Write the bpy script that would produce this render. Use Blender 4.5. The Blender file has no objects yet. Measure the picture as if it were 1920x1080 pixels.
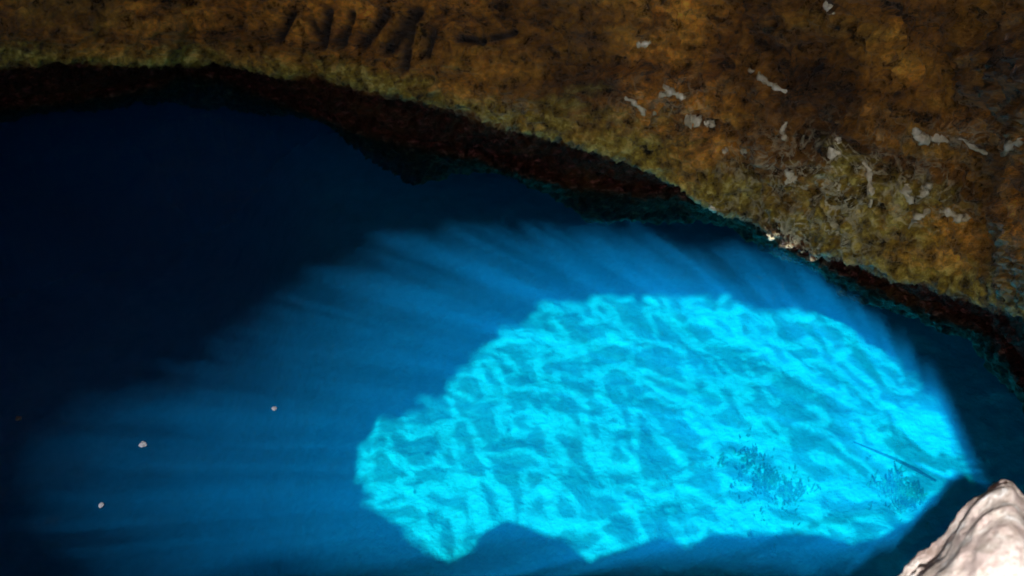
import bpy, math, random
import numpy as np
from mathutils import Vector

random.seed(7)
rng = np.random.RandomState(11)
S = bpy.context.scene
COL = S.collection

WAVE = 0.45
# ------------------------------------------------------------------ camera
CAMZ = 5.0
PITCH = math.radians(38.0)
FPX = 2059.0                       # focal length in pixels of the 1920 wide photo
sP, cP = math.sin(PITCH), math.cos(PITCH)
cam_d = bpy.data.cameras.new("camera")
cam = bpy.data.objects.new("camera", cam_d)
COL.objects.link(cam)
cam.location = (0, 0, CAMZ)
cam.rotation_euler = (math.radians(90) - PITCH, 0, 0)
cam_d.sensor_width = 36
cam_d.lens = 36 * FPX / 1920
cam_d.clip_start = 0.05
cam_d.clip_end = 500
cam_d.dof.use_dof = True
cam_d.dof.focus_distance = 5.6
cam_d.dof.aperture_fstop = 2.4
S.camera = cam

# ------------------------------------------------------------------ sun + sky
def pdir(px, py):
    a = (px - 960) / FPX
    b = (540 - py) / FPX
    return np.array([a, cP + sP * b, -sP + cP * b])
SUNV = pdir(1760, 880)
SUNV = SUNV / np.linalg.norm(SUNV)          # direction the light travels
elev = math.asin(-SUNV[2])
sun_d = bpy.data.lights.new("sun", 'SUN')
sun_d.energy = 2.85
sun_d.angle = math.radians(0.4)
sun_d.color = (1.0, 0.96, 0.9)
sun = bpy.data.objects.new("sun", sun_d)
COL.objects.link(sun)
sun.rotation_euler = Vector(SUNV).to_track_quat('-Z', 'Y').to_euler()
W = bpy.data.worlds.new("World")
S.world = W
W.use_nodes = True
nt = W.node_tree
bg = nt.nodes['Background']
sky = nt.nodes.new('ShaderNodeTexSky')
sky.sky_type = 'NISHITA'
sky.sun_disc = False
sky.sun_elevation = elev
sky.sun_rotation = math.atan2(-SUNV[0], -SUNV[1])
nt.links.new(sky.outputs[0], bg.inputs[0])
bg.inputs[1].default_value = 0.09
S.view_settings.view_transform = 'Standard'
S.view_settings.look = 'None'
S.view_settings.exposure = 2.05
S.view_settings.gamma = 1
S.cycles.max_bounces = 8
S.cycles.diffuse_bounces = 3
S.cycles.glossy_bounces = 2
S.cycles.transmission_bounces = 2
S.cycles.volume_bounces = 0
S.cycles.transparent_max_bounces = 12
S.cycles.use_denoising = True
S.cycles.caustics_reflective = False
S.cycles.caustics_refractive = False

# ------------------------------------------------------------------ helpers
def on_z(px, py, z=0.0):
    d = pdir(px, py)
    t = (z - CAMZ) / d[2]
    return np.array([d[0] * t, d[1] * t, z])
def at_depth(px, py, dep):
    return np.array([0, 0, CAMZ]) + pdir(px, py) * dep
def at_range(px, py, y):
    """point on the pixel's ray at world distance y along the view's horizontal"""
    d = pdir(px, py)
    t = y / d[1]
    return np.array([d[0] * t, y, CAMZ + d[2] * t])

_perm = rng.permutation(256)
_perm = np.concatenate([_perm, _perm, _perm])
_grad = rng.normal(size=(256, 3)); _grad /= np.linalg.norm(_grad, axis=1)[:, None]
def perlin(P):
    Pi = np.floor(P).astype(int); Pf = P - Pi
    u = Pf * Pf * Pf * (Pf * (Pf * 6 - 15) + 10)
    Pi &= 255
    def g(dx, dy, dz):
        h = _perm[_perm[_perm[(Pi[:, 0] + dx) & 255] + ((Pi[:, 1] + dy) & 255)] + ((Pi[:, 2] + dz) & 255)]
        return ((_grad[h]) * (Pf - np.array([dx, dy, dz]))).sum(1)
    def lerp(a, b, t): return a + (b - a) * t
    x00 = lerp(g(0,0,0), g(1,0,0), u[:,0]); x10 = lerp(g(0,1,0), g(1,1,0), u[:,0])
    x01 = lerp(g(0,0,1), g(1,0,1), u[:,0]); x11 = lerp(g(0,1,1), g(1,1,1), u[:,0])
    return lerp(lerp(x00, x10, u[:,1]), lerp(x01, x11, u[:,1]), u[:,2]) * 1.6
def fbm(P, octv=4, gain=0.5, ridged=False):
    out = np.zeros(len(P)); a = 1.0; f = 1.0
    for o in range(octv):
        n = perlin(P * f + 17.3 * o)
        if ridged: n = 1 - 2 * np.abs(n)
        out += a * n; a *= gain; f *= 2.03
    return out

def mesh_obj(name, V, F, mat=None, parent=None, smooth=True, attrs=None):
    me = bpy.data.meshes.new(name)
    me.from_pydata([tuple(v) for v in V], [], [tuple(f) for f in F])
    if attrs:
        for k, arr in attrs.items():
            at = me.attributes.new(k, 'FLOAT', 'POINT')
            at.data.foreach_set('value', np.asarray(arr, dtype=np.float32))
    me.update()
    if smooth: me.shade_smooth()
    if mat: me.materials.append(mat)
    o = bpy.data.objects.new(name, me)
    COL.objects.link(o)
    if parent: o.parent = parent
    return o
def tag(o, label=None, cat=None, group=None, kind=None):
    if label: o['label'] = label
    if cat: o['category'] = cat
    if group: o['group'] = group
    if kind: o['kind'] = kind
    return o
def grid_faces(nu, nv, keep=None):
    F = []
    for i in range(nu - 1):
        for j in range(nv - 1):
            if keep is None or keep[i, j]:
                a = i * nv + j
                F.append((a, a + 1, a + nv + 1, a + nv))
    return F
def normals_grid(P):
    du = np.gradient(P, axis=0); dv = np.gradient(P, axis=1)
    n = np.cross(du, dv); n /= (np.linalg.norm(n, axis=2)[:, :, None] + 1e-9)
    return n

# ------------------------------------------------------------------ material helpers
class NT:
    def __init__(s, name):
        s.m = bpy.data.materials.new(name); s.m.use_nodes = True
        s.t = s.m.node_tree; s.t.nodes.clear()
        s.out = s.t.nodes.new('ShaderNodeOutputMaterial')
    def n(s, typ, ins=None, **props):
        nd = s.t.nodes.new(typ)
        for k, v in props.items(): setattr(nd, k, v)
        for k, v in (ins or {}).items():
            if isinstance(v, bpy.types.NodeSocket): s.t.links.new(v, nd.inputs[k])
            else: nd.inputs[k].default_value = v
        return nd
    def pos(s): return s.n('ShaderNodeNewGeometry').outputs['Position']
    def noise(s, vec, scale, detail=5, rough=0.6, dist=0.0, typ='FBM'):
        return s.n('ShaderNodeTexNoise', {'Vector': vec, 'Scale': scale, 'Detail': detail, 'Roughness': rough, 'Distortion': dist}, noise_type=typ).outputs[0]
    def ramp(s, fac, stops, interp='LINEAR'):
        r = s.n('ShaderNodeValToRGB', {0: fac}); cr = r.color_ramp; cr.interpolation = interp
        while len(cr.elements) < len(stops): cr.elements.new(0.5)
        for e, (p, c) in zip(cr.elements, stops):
            e.position = p
            e.color = (c, c, c, 1) if isinstance(c, (int, float)) else (*c, 1)
        return r.outputs[0]
    def math(s, op, a, b=0.0, clamp=False):
        nd = s.t.nodes.new('ShaderNodeMath'); nd.operation = op; nd.use_clamp = clamp
        for i, v in enumerate((a, b)):
            if isinstance(v, bpy.types.NodeSocket): s.t.links.new(v, nd.inputs[i])
            else: nd.inputs[i].default_value = v
        return nd.outputs[0]
    def mix(s, fac, a, b, mode='MIX'):
        nd = s.t.nodes.new('ShaderNodeMix'); nd.data_type = 'RGBA'; nd.blend_type = mode
        for sock, v in ((nd.inputs[0], fac), (nd.inputs[6], a), (nd.inputs[7], b)):
            if isinstance(v, bpy.types.NodeSocket): s.t.links.new(v, sock)
            else: sock.default_value = v if isinstance(v, (int, float)) else (*v, 1)
        return nd.outputs[2]
    def scalevec(s, vec, sc, rot=(0, 0, 0), loc=(0, 0, 0)):
        return s.n('ShaderNodeMapping', {'Vector': vec, 'Scale': sc, 'Rotation': rot, 'Location': loc}).outputs[0]
    def attr(s, name): return s.n('ShaderNodeAttribute', attribute_name=name).outputs['Fac']
    def link(s, a, b): s.t.links.new(a, b)

# --- water
def water_material():
    m = NT('sea_water')
    p = m.pos()
    tr = m.n('ShaderNodeBsdfTransparent', {'Color': (1, 1, 1, 1)})
    bh = m.noise(m.scalevec(p, (1, 1, 1)), 3.0, 3)
    bump = m.n('ShaderNodeBump', {'Height': bh, 'Strength': 0.25, 'Distance': 0.05}).outputs[0]
    fr = m.n('ShaderNodeFresnel', {'IOR': 1.33})
    gl = m.n('ShaderNodeBsdfGlossy', {'Roughness': 0.06, 'Normal': bump})
    mx = m.n('ShaderNodeMixShader', {0: m.math('MULTIPLY', fr.outputs[0], 0.57), 1: tr.outputs[0], 2: gl.outputs[0]})
    m.link(mx.outputs[0], m.out.inputs['Surface'])
    ab = m.n('ShaderNodeVolumeAbsorption', {'Color': (0.0, 0.885, 0.955, 1), 'Density': 0.9})
    sc = m.n('ShaderNodeVolumeScatter', {'Color': (0.01, 0.38, 1.0, 1), 'Density': 0.06, 'Anisotropy': -0.45})
    ad = m.n('ShaderNodeAddShader', {0: ab.outputs[0], 1: sc.outputs[0]})
    m.link(ad.outputs[0], m.out.inputs['Volume'])
    return m.m

def seabed_material():
    m = NT('pale_seabed_rubble')
    p = m.pos()
    f = m.noise(p, 2.2, 6, 0.65)
    g = m.noise(p, 9.0, 4, 0.6)
    c = m.ramp(f, [(0.30, (0.45, 0.55, 0.50)), (0.5, (0.72, 0.76, 0.74)), (0.7, (0.80, 0.82, 0.78))])
    c = m.mix(0.35, c, m.ramp(g, [(0.35, (0.35, 0.42, 0.38)), (0.65, (0.9, 0.9, 0.86))]), 'MULTIPLY')
    bump = m.n('ShaderNodeBump', {'Height': g, 'Strength': 0.8, 'Distance': 0.06}).outputs[0]
    b = m.n('ShaderNodeBsdfPrincipled', {'Base Color': c, 'Roughness': 0.9, 'Normal': bump})
    m.link(b.outputs[0], m.out.inputs['Surface'])
    return m.m

def wall_material():
    m = NT('cave_wall_rock')
    p = m.pos()
    zone = m.attr('zone')          # 0 below water .. 1 waterline .. 2 brow .. 3 frame top
    pale = m.attr('pale')
    gouge = m.attr('gouge')
    st = m.scalevec(p, (0.7, 1.2, 1.7), (0, 0.45, 0))
    f1 = m.noise(st, 1.5, 9, 0.68)
    f2 = m.noise(p, 7.5, 7, 0.72)
    f3 = m.noise(st, 16.0, 5, 0.7)
    ochre = m.ramp(f1, [(0.30, (0.05, 0.018, 0.004)), (0.42, (0.30, 0.115, 0.016)), (0.54, (0.58, 0.24, 0.028)), (0.68, (0.84, 0.43, 0.06))])
    spk = m.ramp(f2, [(0.35, 0.10), (0.47, 0.75), (0.54, 1.1), (0.64, 1.6)])
    ochre = m.mix(1.0, ochre, spk, 'MULTIPLY')
    # thin dark cracks and hairline pale veins following the bedding
    ck = m.math('ABSOLUTE', m.math('SUBTRACT', m.noise(m.scalevec(st, (1, 1, 1.5), (0.3, 0.2, 0)), 2.2, 5, 0.6, 0.8), 0.5))
    ckf = m.math('MULTIPLY', m.ramp(ck, [(0.004, 0.9), (0.02, 0)]), m.ramp(f1, [(0.42, 1), (0.58, 0)]))
    ochre = m.mix(ckf, ochre, (0.012, 0.008, 0.005))
    blk = m.ramp(m.noise(p, 0.75, 3, 0.5), [(0.42, 0.6), (0.60, 1.6)])
    ochre = m.mix(1.0, ochre, blk, 'MULTIPLY')
    moss = m.ramp(f2, [(0.34, (0.018, 0.014, 0.003)), (0.45, (0.24, 0.155, 0.016)), (0.53, (0.52, 0.37, 0.035)), (0.62, (0.95, 0.80, 0.22))])
    zj = m.math('ADD', m.math('SUBTRACT', zone, m.math('MULTIPLY', pale, 0.22)), m.math('MULTIPLY', m.math('SUBTRACT', f1, 0.5), 1.1))
    mossf = m.math('MULTIPLY', m.ramp(m.math('MULTIPLY', zj, 0.25), [(0.43, 0), (0.475, 1), (0.51, 1), (0.56, 0)]), 0.9)
    c = m.mix(mossf, ochre, moss)
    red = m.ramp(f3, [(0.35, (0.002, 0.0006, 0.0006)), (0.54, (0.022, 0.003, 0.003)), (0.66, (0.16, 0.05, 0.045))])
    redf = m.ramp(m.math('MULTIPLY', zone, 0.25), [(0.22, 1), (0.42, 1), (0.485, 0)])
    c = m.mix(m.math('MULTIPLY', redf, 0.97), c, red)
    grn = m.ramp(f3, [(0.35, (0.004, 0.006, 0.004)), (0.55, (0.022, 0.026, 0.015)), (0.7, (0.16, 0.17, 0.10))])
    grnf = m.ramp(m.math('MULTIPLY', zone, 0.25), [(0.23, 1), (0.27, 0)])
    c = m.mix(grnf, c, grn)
    c = m.mix(gouge, c, (0.006, 0.006, 0.007))
    # pale barnacle / lime crust and wet glints, painted into the colour
    r = m.math('ABSOLUTE', m.math('SUBTRACT', m.noise(p, 4.2, 4, 0.6, 1.0), 0.5))
    rr = m.math('MULTIPLY', m.ramp(r, [(0.012, 1), (0.045, 0)]), m.ramp(m.noise(p, 9.0, 3, 0.6), [(0.36, 0), (0.50, 1)]))
    pf = m.math('MULTIPLY', m.math('MULTIPLY', rr, pale), 1.0, clamp=True)
    c = m.mix(pf, c, (0.95, 0.85, 0.55))
    hgt = m.math('ADD', m.math('MULTIPLY', f2, 0.7), m.math('MULTIPLY', f3, 0.4))
    bump = m.n('ShaderNodeBump', {'Height': hgt, 'Strength': 1.0, 'Distance': 0.14}).outputs[0]
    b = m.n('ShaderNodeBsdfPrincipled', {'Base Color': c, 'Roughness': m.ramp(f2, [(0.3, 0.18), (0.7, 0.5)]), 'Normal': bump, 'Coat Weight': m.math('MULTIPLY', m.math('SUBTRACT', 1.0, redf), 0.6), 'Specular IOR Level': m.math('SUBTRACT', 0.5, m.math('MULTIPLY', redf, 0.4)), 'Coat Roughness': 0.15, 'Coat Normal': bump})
    m.link(b.outputs[0], m.out.inputs['Surface'])
    return m.m

def plain_rock(name, dark, light, scale=3.0, rough=0.85):
    m = NT(name)
    p = m.pos()
    f = m.noise(p, scale, 7, 0.65, 0.4)
    c = m.ramp(f, [(0.3, dark), (0.7, light)])
    g = m.noise(p, scale * 5, 5, 0.65)
    bump = m.n('ShaderNodeBump', {'Height': g, 'Strength': 0.7, 'Distance': 0.04}).outputs[0]
    b = m.n('ShaderNodeBsdfPrincipled', {'Base Color': c, 'Roughness': rough, 'Normal': bump})
    m.link(b.outputs[0], m.out.inputs['Surface'])
    return m.m

def pale_boulder_material():
    m = NT('pale_pink_limestone')
    p = m.pos()
    st = m.scalevec(p, (4.5, 4.5, 2.2), (0.0, -0.6, 0.5))
    f = m.noise(st, 2.6, 6, 0.62, 0.3)
    g = m.noise(p, 38.0, 8, 0.75)
    c = m.ramp(f, [(0.33, (0.40, 0.31, 0.28)), (0.45, (0.52, 0.42, 0.40)), (0.55, (0.58, 0.51, 0.47)), (0.64, (0.85, 0.85, 0.88))])
    c = m.mix(0.6, c, m.ramp(g, [(0.40, (0.5, 0.44, 0.37)), (0.56, (1, 1, 1))]), 'MULTIPLY')
    bump = m.n('ShaderNodeBump', {'Height': m.math('ADD', f, m.math('MULTIPLY', g, 0.6)), 'Strength': 0.6, 'Distance': 0.035}).outputs[0]
    b = m.n('ShaderNodeBsdfPrincipled', {'Base Color': c, 'Roughness': 0.8, 'Normal': bump})
    m.link(b.outputs[0], m.out.inputs['Surface'])
    return m.m

M_water = water_material()
M_sea = seabed_material()
M_wall = wall_material()
M_roof = plain_rock('dark_cave_roof_rock', (0.03, 0.02, 0.015), (0.14, 0.10, 0.06), 1.5)
M_ledge = plain_rock('ledge_rock', (0.30, 0.24, 0.20), (0.55, 0.50, 0.45), 2.0)
M_boulder = pale_boulder_material()
M_weed = plain_rock('dark_weedy_rock', (0.06, 0.20, 0.10), (0.30, 0.52, 0.28), 7.0)
M_wood = plain_rock('waterlogged_wood', (0.05, 0.07, 0.05), (0.12, 0.16, 0.12), 9.0)
M_crust = plain_rock('white_lime_crust', (0.75, 0.60, 0.34), (0.98, 0.88, 0.66), 14.0, 0.35)
M_crust.node_tree.nodes['Principled BSDF'].inputs['Coat Weight'].default_value = 1.0
M_crust.node_tree.nodes['Principled BSDF'].inputs['Coat Roughness'].default_value = 0.12
M_fleck = plain_rock('pale_foam', (0.1, 0.1, 0.12), (0.2, 0.2, 0.24), 30.0, 0.6)

# ------------------------------------------------------------------ cave wall
def interp_line(pts, xs):
    pts = np.array(pts, float)
    return np.interp(xs, pts[:, 0], pts[:, 1])
water_ln = [(-300,225),(0,208),(150,190),(300,165),(340,140),(420,150),(550,205),(700,255),(820,285),(930,312),(1060,352),(1200,368),(1270,368),(1340,392),(1400,412),(1450,455),(1530,492),(1600,530),(1700,572),(1780,596),(1850,628),(1890,680),(1920,738),(2000,880),(2100,1050)]
brow_ln = [(-300,120),(0,118),(160,110),(330,112),(450,122),(600,140),(740,172),(870,205),(940,235),(1060,262),(1200,310),(1270,345),(1330,382),(1400,405),(1450,440),(1530,478),(1570,470),(1620,490),(1700,520),(1800,545),(1920,590),(2000,640),(2100,720)]
under_ln = [(-300,240),(0,224),(300,185),(600,225),(680,280),(730,325),(780,352),(850,330),(930,322),(1040,370),(1100,412),(1180,420),(1260,408),(1340,410),(1440,470),(1530,510),(1580,545),(1640,576),(1700,585),(1760,618),(1830,634),(1860,690),(1920,752),(2000,900),(2100,1080)]
cols = np.concatenate([np.linspace(-300, -10, 30), np.linspace(0, 1940, 560), np.linspace(1950, 2100, 20)])
def xcols(a, b, n):   # extra columns continuing round the cave in world space
    t = np.linspace(0, 1, n)[:, None]
    return (1 - t) * np.array(a) + t * np.array(b)
yw = interp_line(water_ln, cols); yb = interp_line(brow_ln, cols); yu = interp_line(under_ln, cols)
P_W, P_B, P_U, P_T, P_M = [], [], [], [], []
for c, a, b, u in zip(cols, yw, yb, yu):
    w = on_z(c, a)
    P_W.append(w)
    under = 0.30 if c < 1300 else 0.30 - 0.12 * min(1, (c - 1300) / 200)
    B = at_range(c, b, w[1] - under); P_B.append(B)
    uu = on_z(c, u, -0.35); P_U.append(uu)
    mid = at_range(c, b * 0.5 - 10, w[1] - under + 0.10); P_M.append(mid)
    P_T.append(at_range(c, -90, w[1] + 0.25))
P_W, P_B, P_U, P_M, P_T = map(np.array, (P_W, P_B, P_U, P_M, P_T))
# continue the wall to the left and right out of view
def extend(P, left_pts, right_pts, nl=14, nr=14):
    L = []; prev = P[0]
    for q in left_pts:
        q = np.array([q[0], q[1], prev[2]]); L.append(xcols(prev, q, nl)[1:]); prev = q
    L = np.concatenate(L)[::-1]
    R = []; prev = P[-1]
    for q in right_pts:
        q = np.array([q[0], q[1], prev[2]]); R.append(xcols(prev, q, nr)[1:]); prev = q
    return np.concatenate([L, P, np.concatenate(R)])
lp = [(-9, 8.5), (-11, 4), (-11, -4)]
rp = [(5.2, 3.0), (6.5, 0.0), (7, -4)]
P_W, P_B, P_U, P_M, P_T = [extend(P, lp, rp) for P in (P_W, P_B, P_U, P_M, P_T)]
NL = 13 * 3
# control rows from deep water to the roof, with the zone value of each
deep = P_W.copy(); deep[:, 2] = -7
cen = np.array([-1.0, 4.0])
def inward(P, d):
    Q = P.copy(); v = cen - P[:, :2]; v /= np.linalg.norm(v, axis=1)[:, None]
    Q[:, :2] += v * d; return Q
mid0 = inward(P_U, -1.3); mid0[:, 2] = -0.55
midd = inward(P_U, -3.4); midd[:, 2] = -1.1
deep2 = inward(P_W, -5.4); deep2[:, 2] = -3.4
deep = inward(P_W, -6.0); deep[:, 2] = -7
rec = inward(P_W, -0.06); rec[:, 2] = np.minimum(0.10, P_B[:, 2] * 0.4)
lip = inward(P_B, -0.10); lip[:, 2] -= 0.07
top2 = inward(P_T, -0.1); top2[:, 2] = P_T[:, 2] + 1.6
top3 = inward(P_T, 0.6); top3[:, 2] = 8.3
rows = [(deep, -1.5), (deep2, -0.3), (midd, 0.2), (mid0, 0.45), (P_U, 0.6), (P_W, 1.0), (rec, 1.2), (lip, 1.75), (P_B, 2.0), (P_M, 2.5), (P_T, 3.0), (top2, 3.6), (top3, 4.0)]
seg = [6, 8, 10, 10, 14, 10, 14, 8, 60, 60, 12, 10]
grid = []; zone = []
for k in range(len(rows) - 1):
    n = seg[k]
    for j in range(n + (1 if k == len(rows) - 2 else 0)):
        t = j / n
        grid.append(rows[k][0] * (1 - t) + rows[k + 1][0] * t)
        zone.append(rows[k][1] * (1 - t) + rows[k + 1][1] * t)
G = np.array(grid).transpose(1, 0, 2)          # (nu, nv, 3)
zone = np.array(zone)
for _ in range(2):                              # round the profile a little
    G[:, 1:-1] = (G[:, :-2] + 2 * G[:, 1:-1] + G[:, 2:]) / 4
nu, nv = G.shape[:2]
Nn = normals_grid(G)
tocam = np.array([0, 0, CAMZ]) - G
sgn = np.sign((Nn * tocam).sum(2)); Nn *= np.where(sgn == 0, 1, sgn)[:, :, None]
flat = G.reshape(-1, 3)
big = fbm(flat * np.array([1.1, 1.1, 1.6]), 5, 0.5)
rid = fbm(flat * np.array([2.6, 2.6, 4.0]) + 31, 4, 0.55, ridged=True)
amp = np.interp(zone, [-1.5, 0.6, 1.0, 1.3, 2.0, 2.3, 3.0, 4.0], [0.3, 0.10, 0.05, 0.07, 0.07, 0.21, 0.26, 0.5])
disp = (big * 0.75 + (rid - 0.6) * 0.30).reshape(nu, nv) * amp[None, :]
sm = fbm(flat * 9 + 5, 3, 0.6, ridged=True).reshape(nu, nv)
disp += (sm - 0.6) * np.interp(zone, [0, 1, 1.5, 3, 4], [0.03, 0.025, 0.035, 0.055, 0.05])[None, :]
G = G + Nn * disp[:, :, None]
flat = G.reshape(-1, 3)
# project back to the photo's pixels to place gouges, pale crust marks and painted glints
def project(P):
    q = P - np.array([0, 0, CAMZ])
    z = q[:, 1] * cP - q[:, 2] * sP
    up = q[:, 1] * sP + q[:, 2] * cP
    return 960 + FPX * q[:, 0] / z, 540 - FPX * up / z
X, Y = project(flat)
pale = np.zeros(len(flat))
for cx, cy, rx, ry, s in [(1570,350,120,90,1.0),(1440,320,110,70,0.55),(1720,370,110,80,0.65),(1390,400,110,50,0.5),(1500,440,130,60,1.0),(1250,195,110,55,0.35),(1800,260,120,30,0.4),(960,215,120,40,0.25)]:
    pale = np.maximum(pale, s * np.exp(-(((X - cx) / rx) ** 2 + ((Y - cy) / ry) ** 2)))
pale[np.repeat(zone[None, :], nu, 0).ravel() < 1.7] *= 0.3
gouge = np.zeros(len(flat))
for x0, y0, x1, y1, w in [(545,25,520,70,9),(612,20,600,85,10),(655,25,638,85,8),(720,25,680,80,12),(780,20,728,92,13),(770,40,755,130,10),(812,60,798,105,9),(865,70,905,76,8),(590,60,580,40,8),(920,70,960,60,7)]:
    vx, vy = x1 - x0, y1 - y0
    t = np.clip(((X - x0) * vx + (Y - y0) * vy) / (vx * vx + vy * vy), 0, 1)
    d = np.hypot(X - x0 - t * vx + 5 * big, Y - y0 - t * vy)
    gouge = np.maximum(gouge, np.clip(1.6 - d / w * 1.1, 0, 1))
G = (flat - Nn.reshape(-1, 3) * (gouge * 0.07)[:, None])
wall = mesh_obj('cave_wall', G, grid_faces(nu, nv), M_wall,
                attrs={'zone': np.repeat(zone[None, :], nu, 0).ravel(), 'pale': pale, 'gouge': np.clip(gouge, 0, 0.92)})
tag(wall, kind='structure')
WALLP = G.reshape(nu, nv, 3); WX, WY = project(G); WN = Nn.reshape(-1, 3)
WZ = np.repeat(zone[None, :], nu, 0).ravel()

# ------------------------------------------------------------------ unseen cave roof, its opening shaped to cast the sunlit outline
RZ = 8.0
sun_outline = [(15,1010),(-5,930),(15,860),(70,800),(180,733),(300,668),(400,605),(520,520),(620,462),(780,425),(930,412),(1080,415),(1230,420),(1360,432),(1460,462),(1560,525),(1640,580),(1720,650),(1780,730),(1800,800),(1816,845),(1838,885),(1852,935)]
def to_roof(px, py, z0=0.0):
    w = on_z(px, py, z0)
    return w - SUNV * ((RZ - z0) / -SUNV[2])
hole = [to_roof(*p)[:2] for p in sun_outline]
hole = np.array(hole)
# behind the viewer the opening is extended so the near rocks stay sunlit
hole = np.concatenate([hole, [[hole[-1][0] - 0.2, -4.6], [hole[0][0] - 0.5, -4.6]]])
def in_poly(x, y, poly):
    ins = np.zeros(x.shape, bool); j = len(poly) - 1
    for i in range(len(poly)):
        xi, yi = poly[i]; xj, yj = poly[j]
        cnd = ((yi > y) != (yj > y)) & (x < (xj - xi) * (y - yi) / (yj - yi + 1e-12) + xi)
        ins ^= cnd; j = i
    return ins
rx = np.arange(-19, 12, 0.11); ry = np.arange(-7, 13.5, 0.11)
RX, RY = np.meshgrid(rx, ry, indexing='ij')
jit = fbm(np.stack([RX.ravel() * 1.6, RY.ravel() * 1.6, RX.ravel() * 0 + 3], 1), 4, 0.6).reshape(RX.shape)
cx_, cy_ = (RX[1:, 1:] + RX[:-1, :-1]) / 2, (RY[1:, 1:] + RY[:-1, :-1]) / 2
jit2 = fbm(np.stack([RX.ravel() * 1.6, RY.ravel() * 1.6, RX.ravel() * 0 + 9], 1), 4, 0.6).reshape(RX.shape)
jit3 = fbm(np.stack([RX.ravel() * 3.1, RY.ravel() * 3.1, RX.ravel() * 0 + 13], 1), 2, 0.6).reshape(RX.shape)
jit4 = fbm(np.stack([RX.ravel() * 3.1, RY.ravel() * 3.1, RX.ravel() * 0 + 19], 1), 2, 0.6).reshape(RX.shape)
fadej = np.clip((to_roof(1700, 640)[0] - RX) / 0.8, 0.12, 1)
jit = jit * fadej; jit2 = jit2 * fadej; jit3 = jit3 * fadej; jit4 = jit4 * fadej
keep = ~in_poly(cx_ + 0.11 * jit[1:, 1:] + 0.15 * jit3[1:, 1:], cy_ + 0.11 * jit2[1:, 1:] + 0.15 * jit4[1:, 1:], hole)
RZs = RZ + 0.0 * RX
nru, nrv = RX.shape
Vb = np.stack([RX.ravel(), RY.ravel(), RZs.ravel()], 1)
edge_far = 1.0
off = -SUNV * (0.8 / -SUNV[2])
Vt = Vb + off + np.array([0, 0, 1])[None, :] * (0.25 * jit.ravel()[:, None])
F = grid_faces(nru, nrv, keep)
nb = len(Vb)
FF = list(F) + [tuple(i + nb for i in f[::-1]) for f in F]
kp = np.pad(keep, 1)
for i in range(nru - 1):
    for j in range(nrv - 1):
        if not keep[i, j]: continue
        a = i * nrv + j; b = a + 1; c = a + nrv + 1; d = a + nrv
        for (e0, e1), (ni, nj) in (((a, b), (i - 1, j)), ((b, c), (i, j + 1)), ((c, d), (i + 1, j)), ((d, a), (i, j - 1))):
            if not kp[ni + 1, nj + 1]: FF.append((e0, e0 + nb, e1 + nb, e1))
roof = mesh_obj('cave_roof', np.concatenate([Vb, Vt]), FF, M_roof, smooth=False)
tag(roof, kind='structure')

# ------------------------------------------------------------------ near rock ledge, out of view, its rim shaped to shade the pool's lower edge
SEAZ = -2.9
LZ = 3.0
shade = [(-600,903),(-100,908),(400,915),(600,926),(690,955),(745,985),(765,1010),(800,1035),(845,1052),(880,1035),(905,1000),(950,975),(990,985),(1020,1000),(1060,1010),(1110,1052),(1150,1035),(1200,1020),(1240,1005),(1290,1028),(1330,1000),(1400,1005),(1460,1000),(1530,1000),(1600,1018),(1650,1005),(1700,975)]
rim = [(on_z(px, py, SEAZ) - SUNV * ((LZ - SEAZ) / -SUNV[2])) for px, py in shade]
rim = np.array(rim)
nr_ = 10
ledgeV = []; ledgeF = []
back = np.stack([rim[:, 0] * 1.0, np.full(len(rim), -6.0), np.full(len(rim), LZ + 0.2)], 1)
prof = [(1.0, 0.0), (0.5, 0.02), (0.25, 0.02), (0.08, 0.01), (0.0, 0.0)]
rowsL = []
for t, dz in prof:
    r = rim * (1 - t) + back * t; r[:, 2] = LZ + dz; rowsL.append(r)
for d, z in ((0.10, LZ - 0.12), (0.35, LZ - 0.6), (0.7, 1.5), (0.9, 0.0), (1.0, -1.5), (1.0, -7.0)):
    r = rim.copy(); r[:, 1] -= d; r[:, 0] -= d * 0.4; r[:, 2] = z; rowsL.append(r)
Lg = np.array(rowsL).transpose(1, 0, 2)
ledge = mesh_obj('rock_ledge', Lg.reshape(-1, 3), grid_faces(*Lg.shape[:2]), M_ledge, smooth=False)
tag(ledge, kind='structure')

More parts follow.
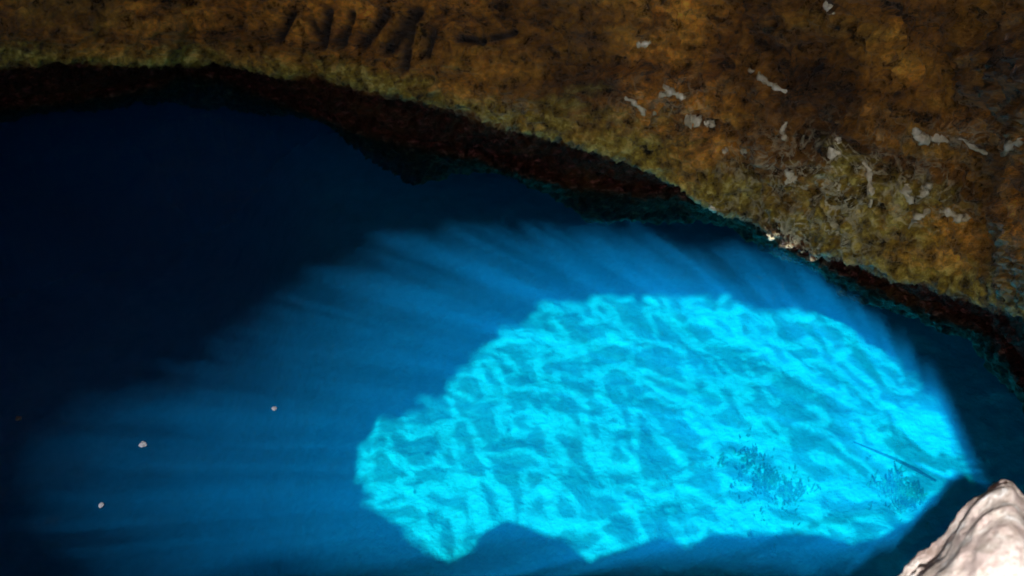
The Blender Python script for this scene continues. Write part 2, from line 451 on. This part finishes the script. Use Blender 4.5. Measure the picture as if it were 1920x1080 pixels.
# ------------------------------------------------------------------ pale boulder at the lower right
def boulder():
    out = np.array([(1500,1300),(1600,1190),(1655,1128),(1700,1086),(1728,1062),(1752,1042),(1772,1012),(1790,985),(1808,960),(1832,936),(1858,915),(1880,905),(1897,909),(1912,926),(1935,952),(1990,985),(2080,1010),(2180,1080),(2230,1200),(2200,1380),(2050,1500),(1800,1520),(1600,1450)], float)
    # resample
    seg = np.r_[0, np.cumsum(np.hypot(*(np.roll(out, -1, 0) - out).T))]
    o2 = np.vstack([out, out[:1]])
    n = 420
    t = np.linspace(0, seg[-1], n, endpoint=False)
    ox = np.interp(t, seg, o2[:, 0]); oy = np.interp(t, seg, o2[:, 1])
    for _ in range(2):
        ox = (np.roll(ox, 1) + 2 * ox + np.roll(ox, -1)) / 4; oy = (np.roll(oy, 1) + 2 * oy + np.roll(oy, -1)) / 4
    cx, cy = 1930, 1220
    V = []; rings = 46
    for k in range(-rings, rings + 1):
        a = k / rings * math.pi / 2
        s = max(0.004, math.cos(a) ** 0.62)
        dep = 3.35 + 0.75 * math.sin(a) * (1 if k < 0 else 1.3)     # k<0 nearer the viewer
        ref = 3.35
        for i in range(n):
            px = cx + (ox[i] - cx) * s; py = cy + (oy[i] - cy) * s
            p = at_depth(px, py, dep)
            V.append(p)
    V = np.array(V)
    nn = V - V.mean(0); nn /= np.linalg.norm(nn, axis=1)[:, None]
    V += nn * (0.03 * fbm(V * 2.6, 3) + 0.022 * (fbm(V * 4.5 + 3, 4, 0.6, True) - 0.8))[:, None]
    F = []
    for k in range(2 * rings):
        for i in range(n):
            a = k * n + i; b = k * n + (i + 1) % n
            F.append((a, b, b + n, a + n))
    return V, F
V, F = boulder()
b = mesh_obj('boulder', V, F, M_boulder)
tag(b, 'pale pinkish white sunlit boulder in the lower right corner in front of the pool', 'boulder')

# ------------------------------------------------------------------ seabed
sx = np.arange(-12, 12, 0.05); sy = np.arange(1.5, 20, 0.05)
SX, SY = np.meshgrid(sx, sy, indexing='ij')
fl = np.stack([SX.ravel(), SY.ravel(), SX.ravel() * 0], 1)
wv = np.stack([fbm(fl * 1.6, 3), fbm(fl * 1.6 + 40, 3), fl[:, 0] * 0], 1)
h = 0.06 * fbm(fl * 0.9 + 3, 4)
h += 0.03 * (fbm((fl + 0.12 * wv) * 2.4, 3, 0.55, True) - 0.6)
h += 0.012 * fbm(fl * 9, 3, 0.6, True)
Z = SEAZ + h
Xs, Ys = project(np.stack([fl[:, 0], fl[:, 1], np.full(len(fl), SEAZ)], 1))
Z -= 3.0 / (1 + np.exp((Xs - 470) / 60.0))       # lowered at the left to make the water there darker
seabed = mesh_obj('seabed', np.stack([fl[:, 0], fl[:, 1], Z], 1), grid_faces(*SX.shape), M_sea)
tag(seabed, kind='structure')

# ------------------------------------------------------------------ sea water, one closed body
# ripples: laid out along the sun's heading and shaped to cast the caustic net
az = SUNV[:2] / np.linalg.norm(SUNV[:2])
ds = 0.022
ss = np.arange(-2, 19, ds); tt = np.arange(-12, 9, 0.031)
SS, TT = np.meshgrid(ss, tt, indexing='ij'); nwx, nwy = SS.shape
wxy = SS.ravel()[:, None] * az + TT.ravel()[:, None] * np.array([az[1], -az[0]])
wf = np.column_stack([wxy, np.zeros(len(wxy))])
wg = wf * np.array([1.0, 0.75, 1.0])
wq = wg + 0.17 * np.column_stack([perlin(wg * 1.9 + 3), perlin(wg * 1.9 + 33), wf[:, 0] * 0]) + 0.055 * np.column_stack([perlin(wg * 5.5 + 3), perlin(wg * 5.5 + 33), wf[:, 0] * 0])
l1 = np.clip(1 - np.abs(perlin(wq * 1.85 + 7)) * 11.5, 0, 1)
l2 = np.clip(1 - np.abs(perlin(wq * 3.1 + 57)) * 9.5, 0, 1)
l4 = np.clip(perlin(wf * 1.1 + 91), 0, 1)
want = np.minimum(l1 + 0.8 * l2 + 0.2 * l4, 1.0).reshape(nwx, nwy)
want = (want - want.mean()) * WAVE
# the rippled height whose slope along the sun's heading follows that wanted net of light
Wk = np.fft.fft2(want)
ks = 2 * np.pi * np.fft.fftfreq(nwx, ds)[:, None]; kt = 2 * np.pi * np.fft.fftfreq(nwy, 0.031)[None, :]
hz = np.real(np.fft.ifft2(-1j * ks * Wk / (ks ** 2 + 0.17 * kt ** 2 + 0.3)))
wz = hz.ravel()
Vw = [tuple(v) for v in np.column_stack([wxy, wz])]
Fw = list(grid_faces(nwx, nwy))
# closed sides and bottom
nb0 = len(Vw)
loop = [i * nwy for i in range(nwx)] + [(nwx - 1) * nwy + j for j in range(1, nwy)] + [i * nwy + nwy - 1 for i in range(nwx - 2, -1, -1)] + [j for j in range(nwy - 2, 0, -1)]
low = {}
for k, i in enumerate(loop):
    low[i] = nb0 + k; Vw.append((Vw[i][0], Vw[i][1], -6.8))
for k, i in enumerate(loop):
    j = loop[(k + 1) % len(loop)]
    Fw.append((i, j, low[j], low[i]))
Fw.append(tuple(low[i] for i in loop))
water = mesh_obj('sea_water', Vw, Fw, M_water)
nm_ = np.ones(len(water.data.polygons), dtype=bool); nm_[-(len(loop) + 1):] = False
water.data.polygons.foreach_set('use_smooth', nm_)
tag(water, kind='structure')

# ------------------------------------------------------------------ small things
def lump(name, mat, size, seed, squash=(1, 1, 0.6), rough=0.35, sub=4):
    import bmesh
    bm = bmesh.new(); bmesh.ops.create_icosphere(bm, subdivisions=sub, radius=1.0)
    P = np.array([v.co[:] for v in bm.verts])
    d = 1 + rough * fbm(P * 1.1 + seed * 7.1, 4) + 0.12 * fbm(P * 4 + seed, 3, 0.5, True)
    P = P * d[:, None] * np.array(squash) * size
    F = [[v.index for v in f.verts] for f in bm.faces]; bm.free()
    return mesh_obj(name, P, F, mat)
def on_wall(px, py):
    msk = WZ > 1.4
    dd = (WX - px) ** 2 + (WY - py) ** 2 + np.where(msk, 0, 1e9)
    i = int(np.argmin(dd)); return G[i], WN[i]
def weed_bed(px, py, rx, ry, n, seed, label):
    """low tufts of weed and small cobbles, far too many to count"""
    rr = np.random.RandomState(seed); V = []; F = []
    c = on_z(px, py, SEAZ)
    for i in range(n):
        a, q = rr.uniform(0, 2 * math.pi), abs(rr.normal(0, 0.55))
        x, y = c[0] + rx * q * math.cos(a), c[1] + ry * q * math.sin(a)
        hh = rr.uniform(-0.02, 0.05); w = rr.uniform(0.010, 0.03); z = SEAZ - 0.06
        for b_ in range(4):
            t = rr.uniform(0, 2 * math.pi); lean = rr.uniform(0.02, 0.09)
            dx, dy = math.cos(t), math.sin(t); k = len(V)
            for lv, ww in ((0, 1.0), (0.55, 0.9), (1.0, 0.15)):
                px_, py_, pz_ = x + dx * lean * lv ** 1.5, y + dy * lean * lv ** 1.5, z + (hh + 0.09) * lv
                V += [(px_ - dy * w * ww, py_ + dx * w * ww, pz_), (px_ + dy * w * ww, py_ - dx * w * ww, pz_), (px_ + dx * w * .5 * ww, py_ + dy * w * .5 * ww, pz_)]
            for lv in range(2):
                o_ = k + 3 * lv
                for e in range(3):
                    f_ = (e + 1) % 3; F.append((o_ + e, o_ + f_, o_ + f_ + 3, o_ + e + 3))
            F.append((k + 6, k + 7, k + 8))
    o = mesh_obj('seaweed', V, F, M_weed)
    return tag(o, label, 'seaweed', kind='stuff')
weed_bed(1445, 905, 0.36, 0.50, 420, 3, 'murky green bed of weed on the bottom under the bright patch, left of the sunken branch')
weed_bed(1690, 930, 0.24, 0.34, 200, 5, 'small green bed of weed at the lower right tip of the bright patch, nearest the pale boulder')
# stick
def tube(name, pts, rads, mat, n=10):
    pts = np.array(pts, float); V = []; F = []
    for i, p in enumerate(pts):
        t = pts[min(i + 1, len(pts) - 1)] - pts[max(i - 1, 0)]; t /= np.linalg.norm(t)
        a = np.cross(t, [0, 0, 1]) if abs(t[2]) < .9 else np.cross(t, [1, 0, 0]); a /= np.linalg.norm(a); b2 = np.cross(t, a)
        for j in range(n):
            th = 2 * math.pi * j / n
            V.append(p + rads[i] * (1 + .15 * math.sin(3 * th + i)) * (a * math.cos(th) + b2 * math.sin(th)))
    for i in range(len(pts) - 1):
        for j in range(n):
            q = i * n + j; r = i * n + (j + 1) % n
            F.append((q, r, r + n, q + n))
    F.append(tuple(range(n))[::-1]); F.append(tuple(range((len(pts) - 1) * n, len(pts) * n)))
    return mesh_obj(name, V, F, mat)
px_ = [(1600,828),(1640,845),(1680,862),(1720,882),(1755,902)]
o = tube('sunken_branch', [on_z(a, b_, SEAZ + 0.12) for a, b_ in px_], [0.006, 0.012, 0.015, 0.016, 0.010], M_wood)
tag(o, 'thin dark branch lying under water across the right end of the bright patch', 'branch')

# white markings and wet glints on the wall, each built as a raised crust
def crust(pix, w, label):
    w *= 1.3
    pts = []; 
    for a, b_ in pix:
        p, n_ = on_wall(a, b_); pts.append(p + n_ * 0.008)
    # densify
    P = []; 
    for i in range(len(pts) - 1):
        for t in np.linspace(0, 1, 7, endpoint=False): P.append(pts[i] * (1 - t) + pts[i + 1] * t)
    P.append(pts[-1]); P = np.array(P)
    P += 0.022 * np.stack([fbm(P * 9 + q * 9, 3) for q in range(3)], 1)
    L = len(P); r = [w * (0.35 + 0.65 * math.sin(math.pi * (i + 0.6) / (L + 0.2)) ** 0.7) * (1 + 0.35 * math.sin(i * 0.9 + w * 900) + 0.12 * math.sin(i * 2.3)) for i in range(L)]
    o = tube('lime_crust', P, np.maximum(r, 0.004), M_crust, 14)
    n0 = np.array(on_wall(*pix[len(pix) // 2])[1]); n0 /= np.linalg.norm(n0)
    c0 = P.mean(0)
    for v in o.data.vertices:                   # flatten it against the rock and fray its edge
        q = np.array(v.co[:]); k = int(np.argmin(((P - q) ** 2).sum(1)))
        d = q - P[k]; dn = d.dot(n0)
        d = (d - n0 * dn) * (0.85 + 0.6 * float(fbm(q[None, :] * 38, 2)[0])) + n0 * dn * 0.8
        v.co = tuple(P[k] + d)
    tag(o, label, 'crust', 'white crusts and glints on the cave wall'); return o
C = [
 ([(1542,5),(1556,12),(1568,22)], .026, 'small white crust at the very top edge of the wall, highest of all'),
 ([(1192,84),(1208,86),(1220,82)], .026, 'short white crust alone on the plain brown rock, left of the long grey streak'),
 ([(1176,178),(1190,196),(1205,208),(1228,215)], .018, 'thin curved grey white crust hooking down at the left of the bright group'),
 ([(1232,188),(1246,164),(1262,172),(1280,186)], .024, 'white arched crust forming an open loop above the brightest lump'),
 ([(1284,216),(1300,222),(1315,226)], .040, 'brightest fat white lump of crust below the open loop'),
 ([(1320,230),(1334,226),(1342,232)], .020, 'little cream crust touching the right of the brightest lump'),
 ([(1408,132),(1430,142),(1455,158),(1475,172)], .017, 'long thin grey streak of crust slanting down the brown rock'),
 ([(1474,228),(1468,246),(1472,262)], .018, 'short upright cream crust above the mossy bulge'),
 ([(1712,240),(1722,256),(1750,260),(1780,264)], .026, 'long bright white bar of crust on the right of the wall'),
 ([(1800,258),(1830,272),(1862,284)], .013, 'dull thin crust continuing to the right of the long white bar'),
 ([(1918,252),(1898,272),(1882,290)], .022, 'cream crust slanting at the right edge of the picture'),
 ([(1470,320),(1482,326),(1492,336),(1474,342)], .024, 'cream angular crust at the left of the mossy bulge'),
 ([(1566,288),(1572,292)], .036, 'round pale knob of crust on top of the mossy bulge'),
 ([(1568,262),(1574,266)], .022, 'small round knob of crust just above the round pale knob'),
 ([(1620,300),(1632,325),(1636,352),(1632,385)], .017, 'long upright thin crust down the right of the mossy bulge'),
 ([(1745,340),(1738,352),(1728,366)], .022, 'slanting cream crust, upper right of the forked pair'),
 ([(1702,346),(1700,362),(1710,380)], .024, 'fat cream crust, left of the forked pair'),
 ([(1742,392),(1722,400),(1706,422)], .016, 'curved yellowish crust under the forked pair'),
 ([(1765,392),(1786,402),(1796,414),(1815,404)], .024, 'white wavy crust at the right end of the group'),
 ([(1352,284),(1364,278),(1376,272)], .022, 'left of two short yellowish dashes on the mossy rock'),
 ([(1390,286),(1402,280)], .020, 'right of two short yellowish dashes on the mossy rock'),
 ([(1328,384),(1340,388),(1350,390)], .026, 'white crust at the waterline, leftmost along the rock edge'),
 ([(1438,438),(1446,440)], .030, 'bright round white knob at the waterline beneath the mossy bulge'),
]
for pix, w, lab in C: crust(pix, w, lab)

# drifting foam flecks
for k, (px, py, s, lab) in enumerate([(268,833,.021,'brightest pale fleck drifting on the dark blue water at left'),
        (514,766,.016,'pale fleck nearest the bright patch, on the blue water'),
        (190,947,.016,'lowest of the pale flecks, near the shaded lower edge'),
        (35,785,.018,'pale fleck at the far left edge over black water')]):
    o = lump('foam_fleck', M_fleck, s, k + 20, (1, 1, .45), sub=3)
    o.location = on_z(px, py, 0.006); tag(o, lab, 'foam', 'pale flecks drifting on the pool')
